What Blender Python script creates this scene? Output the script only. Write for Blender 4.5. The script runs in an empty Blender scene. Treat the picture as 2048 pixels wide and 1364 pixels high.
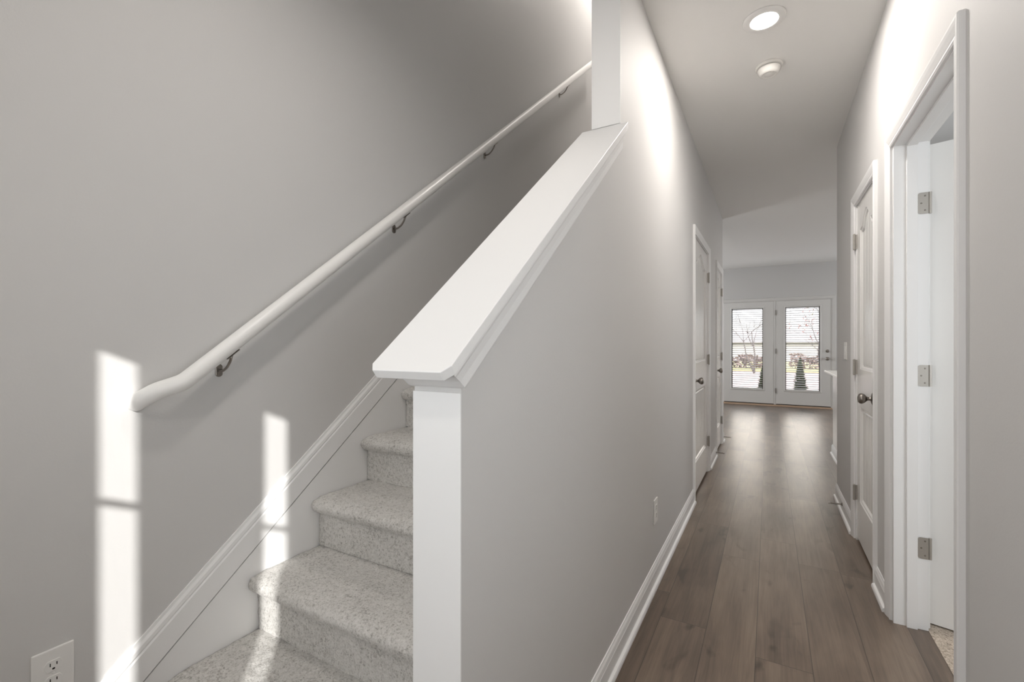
import bpy, bmesh, math, random
from mathutils import Vector, Matrix, noise as mnoise

random.seed(7)
scn = bpy.context.scene
COL = scn.collection

# ------------------------------------------------------------------ camera
F_PX, Y0, CAM_H = 910.0, 690.0, 1.19
YAW = math.atan(514.0 / 910.0)                      # the corridor runs along +Y, the camera is turned left of it
cd = bpy.data.cameras.new('camera')
cd.sensor_width = 36.0
cd.lens = 36.0 * F_PX / 2048.0
cd.shift_y = (Y0 - 682.0) / 2048.0
cd.clip_start = 0.02
cam = bpy.data.objects.new('camera', cd)
COL.objects.link(cam)
cam.location = (0, 0, CAM_H)
cam.rotation_euler = (math.pi / 2, 0, YAW)
scn.camera = cam

# ------------------------------------------------------------------ view
scn.view_settings.view_transform = 'Standard'
scn.view_settings.look = 'None'
scn.view_settings.exposure = 0.2
scn.view_settings.gamma = 1.0
scn.view_settings.use_curve_mapping = False
scn.cycles.use_denoising = True
scn.cycles.max_bounces = 12
scn.cycles.diffuse_bounces = 8
scn.cycles.glossy_bounces = 4
scn.cycles.transparent_max_bounces = 16
scn.cycles.sample_clamp_indirect = 6.0
scn.cycles.caustics_reflective = False
scn.cycles.caustics_refractive = False

# ------------------------------------------------------------------ world, sun
world = bpy.data.worlds.new('world')
scn.world = world
world.use_nodes = True
wn = world.node_tree
bg = wn.nodes['Background']
bg.inputs['Strength'].default_value = 8.0
tc = wn.nodes.new('ShaderNodeTexCoord')
sep = wn.nodes.new('ShaderNodeSeparateXYZ')
wr = wn.nodes.new('ShaderNodeValToRGB')
wn.links.new(tc.outputs['Generated'], sep.inputs[0])
wn.links.new(sep.outputs['Z'], wr.inputs[0])
wn.links.new(wr.outputs[0], bg.inputs['Color'])
for i, (p, c) in enumerate([(0.0, (0.27, 0.265, 0.26, 1)), (0.085, (0.27, 0.29, 0.32, 1)), (0.135, (1.0, 0.94, 0.87, 1)), (1.0, (0.62, 0.74, 0.92, 1))]):
    if i > 1:
        wr.color_ramp.elements.new(p)
    wr.color_ramp.elements[i].position = p
    wr.color_ramp.elements[i].color = c

sd = bpy.data.lights.new('sun', 'SUN')
sd.energy = 5.0
sd.angle = math.radians(0.55)
sd.color = (1.0, 0.99, 0.985)
sun = bpy.data.objects.new('sun', sd)
COL.objects.link(sun)
SUN_DIR = Vector((-0.73, 0.68, -0.334)).normalized()
sun.rotation_euler = SUN_DIR.to_track_quat('-Z', 'Y').to_euler()


def area(name, loc, direction, sx, sy, power, color, spread=math.pi, disk=False):
    l = bpy.data.lights.new(name, 'AREA')
    l.shape = 'DISK' if disk else 'RECTANGLE'
    l.size = sx
    if not disk:
        l.size_y = sy
    l.energy = power
    l.color = color
    l.spread = spread
    o = bpy.data.objects.new(name, l)
    COL.objects.link(o)
    o.location = loc
    o.rotation_euler = Vector(direction).to_track_quat('-Z', 'Z').to_euler()
    return o


DAY = (0.93, 0.97, 1.0)
WARM = (1.0, 0.94, 0.88)
area('window_daylight_foyer_front', (-1.02, -0.93, 1.35), (0.42, 1, 0), 0.9, 1.5, 6, DAY, spread=1.8)  # added fill from behind the camera, standing in for foyer daylight
area('window_daylight_foyer_side', (1.33, 0.0, 1.35), (-1, 0.52, 0.06), 1.0, 1.5, 3, DAY, spread=1.1)  # added side fill aimed at the stair wall
area('window_daylight_bedroom', (1.8, 0.93, 1.4), (0, 1, 0), 1.2, 1.2, 20, DAY)  # added fill for the open door face and its room
area('window_daylight_living', (-3.88, 8.3, 1.4), (1, 0, 0.55), 1.4, 1.4, 66, DAY)  # added far-room fill, tilted up to lift the ceiling
area('window_daylight_kitchen', (3.88, 8.6, 1.5), (-1, 0, 0.55), 1.2, 1.0, 40, DAY)  # matching fill added on the kitchen side, also tilted up
area('hall_lamp_light', (-0.02, 2.48, 2.728), (0, 0, -1), 0.12, 0.12, 14, WARM, disk=True)
area('hall_near_lamp_light', (-0.66, 0.80, 2.728), (0, 0, -1), 0.14, 0.14, 6, WARM, disk=True)
area('foyer_lamp_light', (0.1, -0.80, 2.728), (0, 0, -1), 0.14, 0.14, 7.5, WARM, disk=True)
area('kitchen_lamp_light', (1.7, 6.2, 2.728), (0, 0, -1), 0.2, 0.2, 22, WARM, disk=True)  # unseen lamp added to brighten the far corridor
area('living_lamp_light', (-2.2, 7.6, 2.728), (0, 0, -1), 0.2, 0.2, 12, WARM, disk=True)  # unseen too, added as fill on the living room side
area('stairhead_lamp_light', (-1.1, 4.3, 5.40), (0, 0, -1), 0.3, 0.3, 23, WARM, disk=True)
por = area('garden_door_sky_portal', (0.1, 10.36, 1.1), (0, -1, 0), 1.7, 1.8, 1, (1, 1, 1))
por.data.cycles.is_portal = True

# ------------------------------------------------------------------ material helpers


def srgb(r, g, b):
    f = lambda c: (c / 12.92) if c <= 0.04045 else ((c + 0.055) / 1.055) ** 2.4
    return (f(r / 255), f(g / 255), f(b / 255), 1)


def mat(name, color, rough=0.5, metal=0.0, bump=0.0, bscale=200.0, spec=0.5):
    m = bpy.data.materials.new(name)
    m.use_nodes = True
    nt = m.node_tree
    b = nt.nodes['Principled BSDF']
    b.inputs['Base Color'].default_value = color
    b.inputs['Roughness'].default_value = rough
    b.inputs['Metallic'].default_value = metal
    b.inputs['Specular IOR Level'].default_value = spec
    if bump:
        n = nt.nodes.new('ShaderNodeTexNoise')
        n.inputs['Scale'].default_value = bscale
        n.inputs['Detail'].default_value = 3
        g = nt.nodes.new('ShaderNodeNewGeometry')
        nt.links.new(g.outputs['Position'], n.inputs['Vector'])
        bp = nt.nodes.new('ShaderNodeBump')
        bp.inputs['Strength'].default_value = bump
        bp.inputs['Distance'].default_value = 0.002
        nt.links.new(n.outputs['Fac'], bp.inputs['Height'])
        nt.links.new(bp.outputs[0], b.inputs['Normal'])
    return m


M = {}
M['wall'] = mat('wall_paint', srgb(210, 209, 208), 0.62, bump=0.10, bscale=180, spec=0.3)
M['ceiling'] = mat('ceiling_paint', srgb(240, 239, 237), 0.8, bump=0.12, bscale=160, spec=0.2)
M['trim'] = mat('trim_paint', srgb(236, 236, 236), 0.45, spec=0.4)
M['door'] = mat('door_paint', srgb(232, 231, 229), 0.22, spec=0.5)
M['rail'] = mat('rail_paint', srgb(243, 242, 240), 0.35, spec=0.5)
M['exterior_door'] = mat('exterior_door_paint', srgb(222, 221, 219), 0.4)
M['plastic'] = mat('white_plastic', srgb(235, 234, 232), 0.35)
M['grey_plastic'] = mat('device_plastic', srgb(238, 236, 232), 0.45)
M['dark'] = mat('dark_slot', srgb(22, 20, 18), 0.6)
M['nickel'] = mat('satin_nickel', srgb(150, 144, 138), 0.30, 1.0)
M['hinge'] = mat('brushed_hinge', srgb(182, 178, 172), 0.45, 0.75)
M['rubber'] = mat('rubber_tip', srgb(205, 200, 195), 0.6)
M['threshold'] = mat('threshold_wood', srgb(176, 150, 128), 0.5)
M['bronze'] = mat('door_sweep', srgb(30, 27, 25), 0.6)
M['blind'] = mat('blind_slat', srgb(212, 212, 216), 0.5)
M['shade'] = mat('roller_shade', srgb(240, 238, 232), 0.8)
M['spacer'] = mat('pane_spacer', srgb(70, 68, 74), 0.5)
M['top'] = mat('counter_top', srgb(238, 238, 236), 0.25)


def mat_glass(name):
    m = bpy.data.materials.new(name)
    m.use_nodes = True
    nt = m.node_tree
    nt.nodes.remove(nt.nodes['Principled BSDF'])
    out = nt.nodes['Material Output']
    tr = nt.nodes.new('ShaderNodeBsdfTransparent')
    tr.inputs['Color'].default_value = (0.97, 0.965, 0.95, 1)
    gl = nt.nodes.new('ShaderNodeBsdfGlossy')
    gl.inputs['Roughness'].default_value = 0.03
    lw = nt.nodes.new('ShaderNodeLayerWeight')
    lw.inputs['Blend'].default_value = 0.5
    pw = nt.nodes.new('ShaderNodeMath')
    pw.operation = 'POWER'
    pw.inputs[1].default_value = 5.0
    nt.links.new(lw.outputs['Facing'], pw.inputs[0])
    fr = nt.nodes.new('ShaderNodeMath')
    fr.operation = 'MULTIPLY_ADD'
    fr.inputs[1].default_value = 0.92
    fr.inputs[2].default_value = 0.04
    nt.links.new(pw.outputs[0], fr.inputs[0])
    mx = nt.nodes.new('ShaderNodeMixShader')
    nt.links.new(fr.outputs[0], mx.inputs[0])
    nt.links.new(tr.outputs[0], mx.inputs[1])
    nt.links.new(gl.outputs[0], mx.inputs[2])
    nt.links.new(mx.outputs[0], out.inputs['Surface'])
    return m


M['glass'] = mat_glass('window_glass')


def mat_emit(name, color, strength):
    m = bpy.data.materials.new(name)
    m.use_nodes = True
    b = m.node_tree.nodes['Principled BSDF']
    b.inputs['Base Color'].default_value = (0.9, 0.9, 0.9, 1)
    b.inputs['Emission Color'].default_value = color
    b.inputs['Emission Strength'].default_value = strength
    return m


M['lens'] = mat_emit('lamp_lens', (1, 0.96, 0.9, 1), 6.0)


class NT:
    """small helper for math node chains"""

    def __init__(self, m):
        self.nt = m.node_tree

    def node(self, t, **kw):
        n = self.nt.nodes.new(t)
        for k, v in kw.items():
            setattr(n, k, v)
        return n

    def link(self, a, b):
        self.nt.links.new(a, b)

    def put(self, v, sock):
        if isinstance(v, (int, float)):
            sock.default_value = v
        else:
            self.link(v, sock)

    def math(self, op, a, b=0.0, c=0.0):
        n = self.node('ShaderNodeMath', operation=op)
        self.put(a, n.inputs[0])
        self.put(b, n.inputs[1])
        self.put(c, n.inputs[2])
        return n.outputs[0]

    def comb(self, x, y, z):
        n = self.node('ShaderNodeCombineXYZ')
        self.put(x, n.inputs[0])
        self.put(y, n.inputs[1])
        self.put(z, n.inputs[2])
        return n.outputs[0]

    def noise(self, vec, scale, detail=4, rough=0.55, dist=0.0):
        n = self.node('ShaderNodeTexNoise')
        self.link(vec, n.inputs['Vector'])
        n.inputs['Scale'].default_value = scale
        n.inputs['Detail'].default_value = detail
        n.inputs['Roughness'].default_value = rough
        n.inputs['Distortion'].default_value = dist
        return n.outputs['Fac']

    def ramp(self, fac, stops):
        n = self.node('ShaderNodeValToRGB')
        e = n.color_ramp.elements
        while len(e) < len(stops):
            e.new(0.5)
        for i, (p, c) in enumerate(stops):
            e[i].position = p
            e[i].color = c
        self.link(fac, n.inputs[0])
        return n.outputs[0]

    def mix(self, fac, a, b, blend='MIX'):
        n = self.node('ShaderNodeMix', data_type='RGBA', blend_type=blend)
        self.put(fac, n.inputs[0])
        for v, s in ((a, n.inputs[6]), (b, n.inputs[7])):
            if isinstance(v, tuple):
                s.default_value = v
            else:
                self.link(v, s)
        return n.outputs[2]


def mat_planks():
    m = bpy.data.materials.new('wood_planks')
    m.use_nodes = True
    k = NT(m)
    b = m.node_tree.nodes['Principled BSDF']
    g = k.node('ShaderNodeNewGeometry')
    s = k.node('ShaderNodeSeparateXYZ')
    k.link(g.outputs['Position'], s.inputs[0])
    X, Y = s.outputs[0], s.outputs[1]
    W, L = 0.1845, 1.22
    u = k.math('DIVIDE', k.math('ADD', X, 0.045), W)
    iu = k.math('FLOOR', u)
    fu = k.math('FRACT', u)
    wn1 = k.node('ShaderNodeTexWhiteNoise', noise_dimensions='1D')
    k.link(iu, wn1.inputs['W'])
    v = k.math('DIVIDE', k.math('ADD', Y, k.math('MULTIPLY', wn1.outputs['Value'], 5.0)), L)
    iv = k.math('FLOOR', v)
    fv = k.math('FRACT', v)
    wn2 = k.node('ShaderNodeTexWhiteNoise', noise_dimensions='3D')
    k.link(k.comb(iu, iv, 3.7), wn2.inputs['Vector'])
    rnd = wn2.outputs['Value']
    off = k.math('MULTIPLY', rnd, 40.0)
    # cloudy tone, cathedral grain, fine grain; each board shifted by its own random
    cl = k.noise(k.comb(k.math('ADD', k.math('MULTIPLY', X, 5.0), off), k.math('MULTIPLY', Y, 1.7), off), 1.0, 3, 0.5, 0.4)
    gr = k.noise(k.comb(k.math('ADD', k.math('MULTIPLY', X, 26.0), off), k.math('MULTIPLY', Y, 1.6), off), 1.0, 5, 0.6, 1.4)
    fi = k.noise(k.comb(k.math('ADD', k.math('MULTIPLY', X, 190.0), off), k.math('MULTIPLY', Y, 5.0), off), 1.0, 3, 0.6, 0.3)
    kn = k.noise(k.comb(k.math('ADD', k.math('MULTIPLY', X, 9.0), off), k.math('MULTIPLY', Y, 4.2), off), 1.0, 2, 0.5, 0.8)
    t = k.math('ADD', k.math('MULTIPLY', cl, 0.62), k.math('MULTIPLY', gr, 0.50))
    t = k.math('ADD', t, k.math('MULTIPLY', fi, 0.22))
    t = k.math('ADD', t, k.math('MULTIPLY', k.math('SUBTRACT', rnd, 0.5), 0.24))
    t = k.math('SUBTRACT', t, k.math('MULTIPLY', k.math('MAXIMUM', k.math('SUBTRACT', kn, 0.62), 0.0), 1.8))
    col = k.ramp(t, [(0.40, srgb(72, 60, 50)), (0.58, srgb(98, 84, 72)), (0.70, srgb(113, 98, 85)), (0.88, srgb(133, 117, 102))])
    # seams
    def edge(f, width):
        d = k.math('MINIMUM', f, k.math('SUBTRACT', 1.0, f))
        return k.math('LESS_THAN', d, width)
    seam = k.math('MAXIMUM', edge(fu, 0.0075), edge(fv, 0.0011))
    col = k.mix(k.math('MULTIPLY', seam, 0.8), col, srgb(52, 44, 38))
    k.link(col, b.inputs['Base Color'])
    rg = k.math('ADD', k.math('MULTIPLY', gr, 0.10), 0.27)
    k.link(rg, b.inputs['Roughness'])
    b.inputs['Specular IOR Level'].default_value = 0.5
    b.inputs['Specular Tint'].default_value = (1.0, 0.93, 0.86, 1)
    b.inputs['Coat Weight'].default_value = 0.45
    b.inputs['Coat Roughness'].default_value = 0.48
    bp = k.node('ShaderNodeBump')
    bp.inputs['Strength'].default_value = 0.25
    bp.inputs['Distance'].default_value = 0.0012
    h = k.math('SUBTRACT', k.math('MULTIPLY', fi, 0.35), k.math('MULTIPLY', seam, 1.0))
    h = k.math('ADD', h, k.math('MULTIPLY', cl, 0.5))
    k.link(h, bp.inputs['Height'])
    k.link(bp.outputs[0], b.inputs['Normal'])
    return m


def mat_carpet(name, c0, c1, c2, scale=1.0):
    m = bpy.data.materials.new(name)
    m.use_nodes = True
    k = NT(m)
    b = m.node_tree.nodes['Principled BSDF']
    g = k.node('ShaderNodeNewGeometry')
    n1 = k.noise(g.outputs['Position'], 165 * scale, 3, 0.72, 0.6)
    n2 = k.noise(g.outputs['Position'], 70 * scale, 2, 0.6, 0.5)
    n3 = k.noise(g.outputs['Position'], 9, 2, 0.5)
    t = k.math('ADD', k.math('MULTIPLY', n1, 0.62), k.math('MULTIPLY', n2, 0.28))
    t = k.math('ADD', t, k.math('MULTIPLY', n3, 0.10))
    col = k.ramp(t, [(0.38, c0), (0.47, c1), (0.60, c2)])
    k.link(col, b.inputs['Base Color'])
    b.inputs['Roughness'].default_value = 0.95
    b.inputs['Specular IOR Level'].default_value = 0.1
    b.inputs['Sheen Weight'].default_value = 0.2
    bp = k.node('ShaderNodeBump')
    bp.inputs['Strength'].default_value = 0.9
    bp.inputs['Distance'].default_value = 0.006
    k.link(t, bp.inputs['Height'])
    k.link(bp.outputs[0], b.inputs['Normal'])
    return m


M['planks'] = mat_planks()
M['carpet'] = mat_carpet('stair_carpet', srgb(158, 155, 151), srgb(204, 202, 198), srgb(224, 222, 219))
M['carpet_beige'] = mat_carpet('beige_carpet', srgb(120, 106, 92), srgb(184, 170, 154), srgb(214, 202, 188))


def mat_noise(name, stops, scale, rough=0.9, bump=0.5):
    m = bpy.data.materials.new(name)
    m.use_nodes = True
    k = NT(m)
    b = m.node_tree.nodes['Principled BSDF']
    g = k.node('ShaderNodeNewGeometry')
    n = k.noise(g.outputs['Position'], scale, 5, 0.6)
    k.link(k.ramp(n, stops), b.inputs['Base Color'])
    b.inputs['Roughness'].default_value = rough
    b.inputs['Specular IOR Level'].default_value = 0.2
    bp = k.node('ShaderNodeBump')
    bp.inputs['Strength'].default_value = bump
    bp.inputs['Distance'].default_value = 0.02
    k.link(n, bp.inputs['Height'])
    k.link(bp.outputs[0], b.inputs['Normal'])
    return m


M['mulch'] = mat_noise('mulch', [(0.3, srgb(98, 86, 84)), (0.5, srgb(124, 112, 110)), (0.7, srgb(140, 130, 128))], 14)
M['lawn'] = mat_noise('lawn', [(0.3, srgb(120, 116, 84)), (0.7, srgb(146, 140, 104))], 8)
M['patio'] = mat_noise('patio_concrete', [(0.3, srgb(176, 172, 168)), (0.7, srgb(198, 195, 190))], 5)
M['conifer'] = mat_noise('conifer_green', [(0.3, srgb(26, 42, 28)), (0.7, srgb(62, 78, 42))], 30)
M['bark'] = mat_noise('bark', [(0.3, srgb(66, 60, 60)), (0.7, srgb(90, 84, 82))], 40)
M['leaf_red'] = mat_noise('red_leaves', [(0.3, srgb(112, 34, 30)), (0.7, srgb(140, 60, 50))], 20)
M['leaf_yellow'] = mat_noise('yellow_leaves', [(0.3, srgb(104, 96, 34)), (0.7, srgb(128, 120, 50))], 20)
M['bush'] = mat_noise('dry_bush', [(0.3, srgb(92, 80, 78)), (0.7, srgb(128, 112, 108))], 12)
M['siding'] = mat('far_house_siding', srgb(150, 150, 152), 0.8)
M['shingle'] = mat_noise('far_house_roof', [(0.3, srgb(128, 122, 121)), (0.7, srgb(146, 140, 138))], 10)

# ------------------------------------------------------------------ object helpers


def link_mesh(name, bm, material, parent=None, smooth=False, bevel=0.0):
    bmesh.ops.recalc_face_normals(bm, faces=bm.faces)
    me = bpy.data.meshes.new(name)
    bm.to_mesh(me)
    bm.free()
    if smooth:
        for p in me.polygons:
            p.use_smooth = True
    me.materials.append(material)
    o = bpy.data.objects.new(name, me)
    COL.objects.link(o)
    if parent is not None:
        o.parent = parent
    if bevel:
        b = o.modifiers.new('bevel', 'BEVEL')
        b.width = bevel
        b.segments = 2
        b.limit_method = 'ANGLE'
        b.angle_limit = math.radians(40)
    return o


def empty(name, loc=(0, 0, 0), rz=0.0):
    o = bpy.data.objects.new(name, None)
    o.empty_display_size = 0.05
    COL.objects.link(o)
    o.location = loc
    o.rotation_euler = (0, 0, rz)
    return o


def tag(o, label, cat, group=None, kind=None):
    o['label'] = label
    o['category'] = cat
    if group:
        o['group'] = group
    if kind:
        o['kind'] = kind
    return o


def struct(o, label, cat, group=None):
    return tag(o, label, cat, group, 'structure')


def box(bm, x0, x1, y0, y1, z0, z1):
    v = [bm.verts.new((x, y, z)) for x in (x0, x1) for y in (y0, y1) for z in (z0, z1)]
    for f in ((0, 1, 3, 2), (4, 6, 7, 5), (0, 4, 5, 1), (2, 3, 7, 6), (0, 2, 6, 4), (1, 5, 7, 3)):
        bm.faces.new([v[i] for i in f])
    return v


def boxes(*args):
    bm = bmesh.new()
    for a in args:
        box(bm, *a)
    return bm


def prism(pts, axis, a0, a1, bm=None):
    """closed outline pts (two coordinates) pushed along axis from a0 to a1"""
    bm = bm or bmesh.new()

    def P(p, a):
        if axis == 'x':
            return (a, p[0], p[1])
        if axis == 'y':
            return (p[0], a, p[1])
        return (p[0], p[1], a)
    A = [bm.verts.new(P(p, a0)) for p in pts]
    B = [bm.verts.new(P(p, a1)) for p in pts]
    n = len(pts)
    bm.faces.new(A)
    bm.faces.new(list(reversed(B)))
    for i in range(n):
        bm.faces.new((A[i], A[(i + 1) % n], B[(i + 1) % n], B[i]))
    return bm


def lathe(profile, seg=24, bm=None, mtx=None):
    """profile: (radius, height) pairs turned about z"""
    bm = bm or bmesh.new()
    mtx = mtx or Matrix.Identity(4)
    rings = []
    for r, z in profile:
        if r < 1e-6:
            rings.append([bm.verts.new(mtx @ Vector((0, 0, z)))])
        else:
            rings.append([bm.verts.new(mtx @ Vector((r * math.cos(2 * math.pi * i / seg), r * math.sin(2 * math.pi * i / seg), z))) for i in range(seg)])
    for a, b in zip(rings, rings[1:]):
        if len(a) == 1 and len(b) == 1:
            continue
        for i in range(seg):
            j = (i + 1) % seg
            if len(a) == 1:
                bm.faces.new((a[0], b[i], b[j]))
            elif len(b) == 1:
                bm.faces.new((a[i], b[0], a[j]))
            else:
                bm.faces.new((a[i], b[i], b[j], a[j]))
    for r in (rings[0], rings[-1]):
        if len(r) > 1:
            bm.faces.new(r)
    return bm


def tube(path, rad, seg=12, bm=None, flat=1.0):
    """round bar along path (list of Vectors), rad one value or a list"""
    bm = bm or bmesh.new()
    path = [Vector(p) for p in path]
    if not isinstance(rad, (list, tuple)):
        rad = [rad] * len(path)
    rings = []
    prev = None
    for i, p in enumerate(path):
        if i == 0:
            d = path[1] - path[0]
        elif i == len(path) - 1:
            d = path[-1] - path[-2]
        else:
            d = (path[i + 1] - p).normalized() + (p - path[i - 1]).normalized()
        d.normalize()
        if prev is None:
            ref = Vector((0, 0, 1)) if abs(d.z) < 0.9 else Vector((1, 0, 0))
            a = d.cross(ref).normalized()
        else:
            a = (prev - d * prev.dot(d)).normalized()
        prev = a
        b = d.cross(a).normalized()
        rings.append([bm.verts.new(p + (a * math.cos(2 * math.pi * j / seg) + b * math.sin(2 * math.pi * j / seg) * flat) * rad[i]) for j in range(seg)])
    for A, B in zip(rings, rings[1:]):
        for j in range(seg):
            bm.faces.new((A[j], A[(j + 1) % seg], B[(j + 1) % seg], B[j]))
    bm.faces.new(rings[0])
    bm.faces.new(list(reversed(rings[-1])))
    return bm


def copy_tree(o, parent=None):
    c = o.copy()
    COL.objects.link(c)
    c.parent = parent
    for ch in list(o.children):
        copy_tree(ch, c)
    return c


# ------------------------------------------------------------------ dimensions
H = 2.743                       # ceiling
XL, XS = -0.50, -0.614          # hall face and stair face of the partition
XW = -1.58                      # stair side wall
XR, XR2 = 0.464, 0.578          # right wall, hall face and bedroom face
YF = 10.25                      # wall with the glazed doors
YB = -1.0                       # front wall behind the camera
UP = 5.49                       # upstairs ceiling
DH = 2.055                      # door opening height
CW = 0.057                      # casing width
DL1 = (3.722, 4.638)
DL2 = (5.382, 6.012)
DR1 = (1.739, 2.515)
DR2 = (2.889, 3.473)
Y_HW, Y_FW = 0.693, 1.738        # half wall start, full wall start
cap_z = lambda y: 1.147 + 0.80 * (y - 0.61)

# ------------------------------------------------------------------ floor, ceilings
bm = boxes((XW - 0.1, XR, YB, 6.17, -0.12, 0.0), (XR, XR2, DR1[0] - 0.02, DR1[1] + 0.02, -0.12, 0.0), (XR, 1.38, 2.75, 4.25, -0.12, 0.0),
           (XR, 1.4, YB, 0.75, -0.12, 0.0), (-4.0, XR, 6.17, YF + 0.10, -0.12, 0.0), (XR, 4.0, 4.25, YF + 0.10, -0.12, 0.0))
struct(link_mesh('floor', bm, M['planks']), 'grey-brown wood plank floor running down the hallway', 'floor')
bm = boxes((XR2, 3.6, 0.85, 2.75, -0.12, 0.002))
struct(link_mesh('floor_bedroom', bm, M['carpet_beige']), 'beige carpet floor beyond the open doorway', 'carpet')

bm = boxes((XL, XR, 0.92, 6.17, H, 3.03), (-4.0, XR, 6.17, YF, H, 3.03), (XR, 4.0, 4.36, YF, H, 3.03),
           (XW, 1.4, YB, 0.92, H, 3.03), (XR, 3.7, 0.92, 4.36, H, 3.03), (1.4, 3.7, 0.65, 0.92, H, 3.03))
struct(link_mesh('ceiling', bm, M['ceiling']), 'white painted ceiling of the hallway', 'ceiling')
bm = boxes((XW - 0.1, XL, 0.82, 6.17, UP, UP + 0.1))
struct(link_mesh('ceiling_stairwell', bm, M['ceiling']), 'white ceiling high above the stairs', 'ceiling')

# ------------------------------------------------------------------ walls
bm = boxes((XW - 0.1, XW, YB - 0.1, 6.17, -0.1, UP))
struct(link_mesh('wall_left', bm, M['wall']), 'tall light grey wall along the stairs behind the handrail', 'wall')

outline = [(Y_HW, 0), (DL1[0], 0), (DL1[0], DH), (DL1[1], DH), (DL1[1], 0), (DL2[0], 0), (DL2[0], DH), (DL2[1], DH), (DL2[1], 0),
           (6.17, 0), (6.17, UP), (Y_FW, UP), (Y_FW, cap_z(Y_FW) - 0.035), (Y_HW, cap_z(Y_HW) - 0.035)]
struct(link_mesh('wall_hall', prism(outline, 'x', XS, XL), M['wall']), 'light grey partition wall between stairs and hallway, half height at its near end', 'wall')

outline = [(0.75, 0), (DR1[0], 0), (DR1[0], DH), (DR1[1], DH), (DR1[1], 0), (DR2[0], 0), (DR2[0], DH), (DR2[1], DH), (DR2[1], 0),
           (4.36, 0), (4.36, H), (0.75, H)]
struct(link_mesh('wall_right', prism(outline, 'x', XR, XR2), M['wall']), 'light grey hallway wall with the open doorway and the closed door', 'wall')

# far wall with the opening of the glazed doors
FX0, FX1, FZ = -0.84, 1.02, 2.055
outline = [(-4.0, 0), (FX0, 0), (FX0, FZ), (FX1, FZ), (FX1, 0), (4.0, 0), (4.0, H), (-4.0, H)]
struct(link_mesh('wall_far', prism(outline, 'y', YF, YF + 0.15), M['wall']), 'grey end wall around the glazed double doors', 'wall')

# walls out of the picture that close the rooms
bm = boxes((-4.1, -4.0, 6.05, YF + 0.15, 0, H), (-4.0, XS, 6.05, 6.17, 0, H))
struct(link_mesh('wall_living', bm, M['wall']), 'light grey wall closing the living room side', 'wall')
bm = boxes((4.0, 4.1, 4.25, YF + 0.15, 0, H), (XR2, 4.0, 4.25, 4.36, 0, H))
struct(link_mesh('wall_kitchen', bm, M['wall']), 'light grey wall closing the kitchen side', 'wall')
bm = boxes((3.6, 3.7, 0.75, 2.83, 0, H), (XR2, 3.6, 0.75, 0.85, 0, H), (XR2, 3.6, 2.75, 2.83, 0, H), (1.3, 1.38, 2.83, 4.25, 0, H))
struct(link_mesh('wall_bedroom', bm, M['wall']), 'light grey walls of the room beyond the open doorway', 'wall')
bm = boxes((1.4, 1.5, YB, 0.85, 0, H), (XR2, 1.4, 0.65, 0.75, 0, H))
struct(link_mesh('wall_foyer', bm, M['wall']), 'light grey foyer wall beside the entrance', 'wall')
# front wall, with the opening of the entrance door
ED = (-0.13, 0.79)
outline = [(XW, 0), (ED[0], 0), (ED[0], DH), (ED[1], DH), (ED[1], 0), (1.5, 0), (1.5, H), (XW, H)]
struct(link_mesh('wall_front', prism(outline, 'y', YB - 0.12, YB), M['wall']), 'light grey front wall behind the viewer', 'wall')
bm = boxes((XW, XS, 0.82, 0.92, 3.03, UP), (XS, XL, 0.82, Y_FW, 3.03, UP), (XW, XS, 6.05, 6.17, 0, UP))
struct(link_mesh('wall_stairwell', bm, M['wall']), 'light grey upper walls closing the stairwell', 'wall')
bm = boxes((XW, XS, 4.2, 6.05, 2.75, 2.94))
struct(link_mesh('floor_landing', bm, M['carpet']), 'carpeted landing at the top of the stairs', 'floor')

# ------------------------------------------------------------------ entrance door (behind the camera): two narrow glazed lites let the sun in
lites = []
bars = []
LZ0, LZ1, LM = 0.80, 1.952, 1.534
for x0 in (0.078, 0.578):
    lites.append((x0, x0 + 0.132))
bm = bmesh.new()
xs = [ED[0] + 0.003, lites[0][0], lites[0][1], lites[1][0], lites[1][1], ED[1] - 0.003]
for i in (0, 2, 4):
    box(bm, xs[i], xs[i + 1], YB - 0.06, YB - 0.02, 0.01, DH - 0.004)
for a, b in lites:
    box(bm, a, b, YB - 0.06, YB - 0.02, 0.01, LZ0)
    box(bm, a, b, YB - 0.06, YB - 0.02, LZ1, DH - 0.004)
    box(bm, a, b, YB - 0.047, YB - 0.033, LM - 0.008, LM + 0.008)
ed = struct(link_mesh('door_6', bm, M['door']), 'white entrance door with two narrow glazed lites', 'door')
for a, b in lites:
    link_mesh('glass_pane', boxes((a, b, YB - 0.042, YB - 0.038, LZ0, LZ1)), M['glass'], ed)

# unseen windows added as the setting for the indoor fill lights


def add_fill_window(idx, axis, pos, c0, c1, z0, z1, sgn, label):
    """frame and drawn roller shade on a wall; axis is the wall's normal axis"""
    fr = bmesh.new()
    sh = bmesh.new()

    def B(bm, u0, u1, w0, w1, d0, d1):
        a, b = sorted((pos + sgn * d0, pos + sgn * d1))
        if axis == 'x':
            box(bm, a, b, u0, u1, w0, w1)
        else:
            box(bm, u0, u1, a, b, w0, w1)
    B(fr, c0 - 0.06, c0, z0 - 0.06, z1 + 0.06, 0.0, 0.02)
    B(fr, c1, c1 + 0.06, z0 - 0.06, z1 + 0.06, 0.0, 0.02)
    B(fr, c0, c1, z1, z1 + 0.06, 0.0, 0.02)
    B(fr, c0, c1, z0 - 0.06, z0, 0.0, 0.02)
    B(sh, c0, c1, z0, z1, 0.0, 0.01)
    w = struct(link_mesh('window_%d' % idx, fr, M['trim']), label, 'window')
    link_mesh('roller_shade', sh, M['shade'], w)


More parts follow.
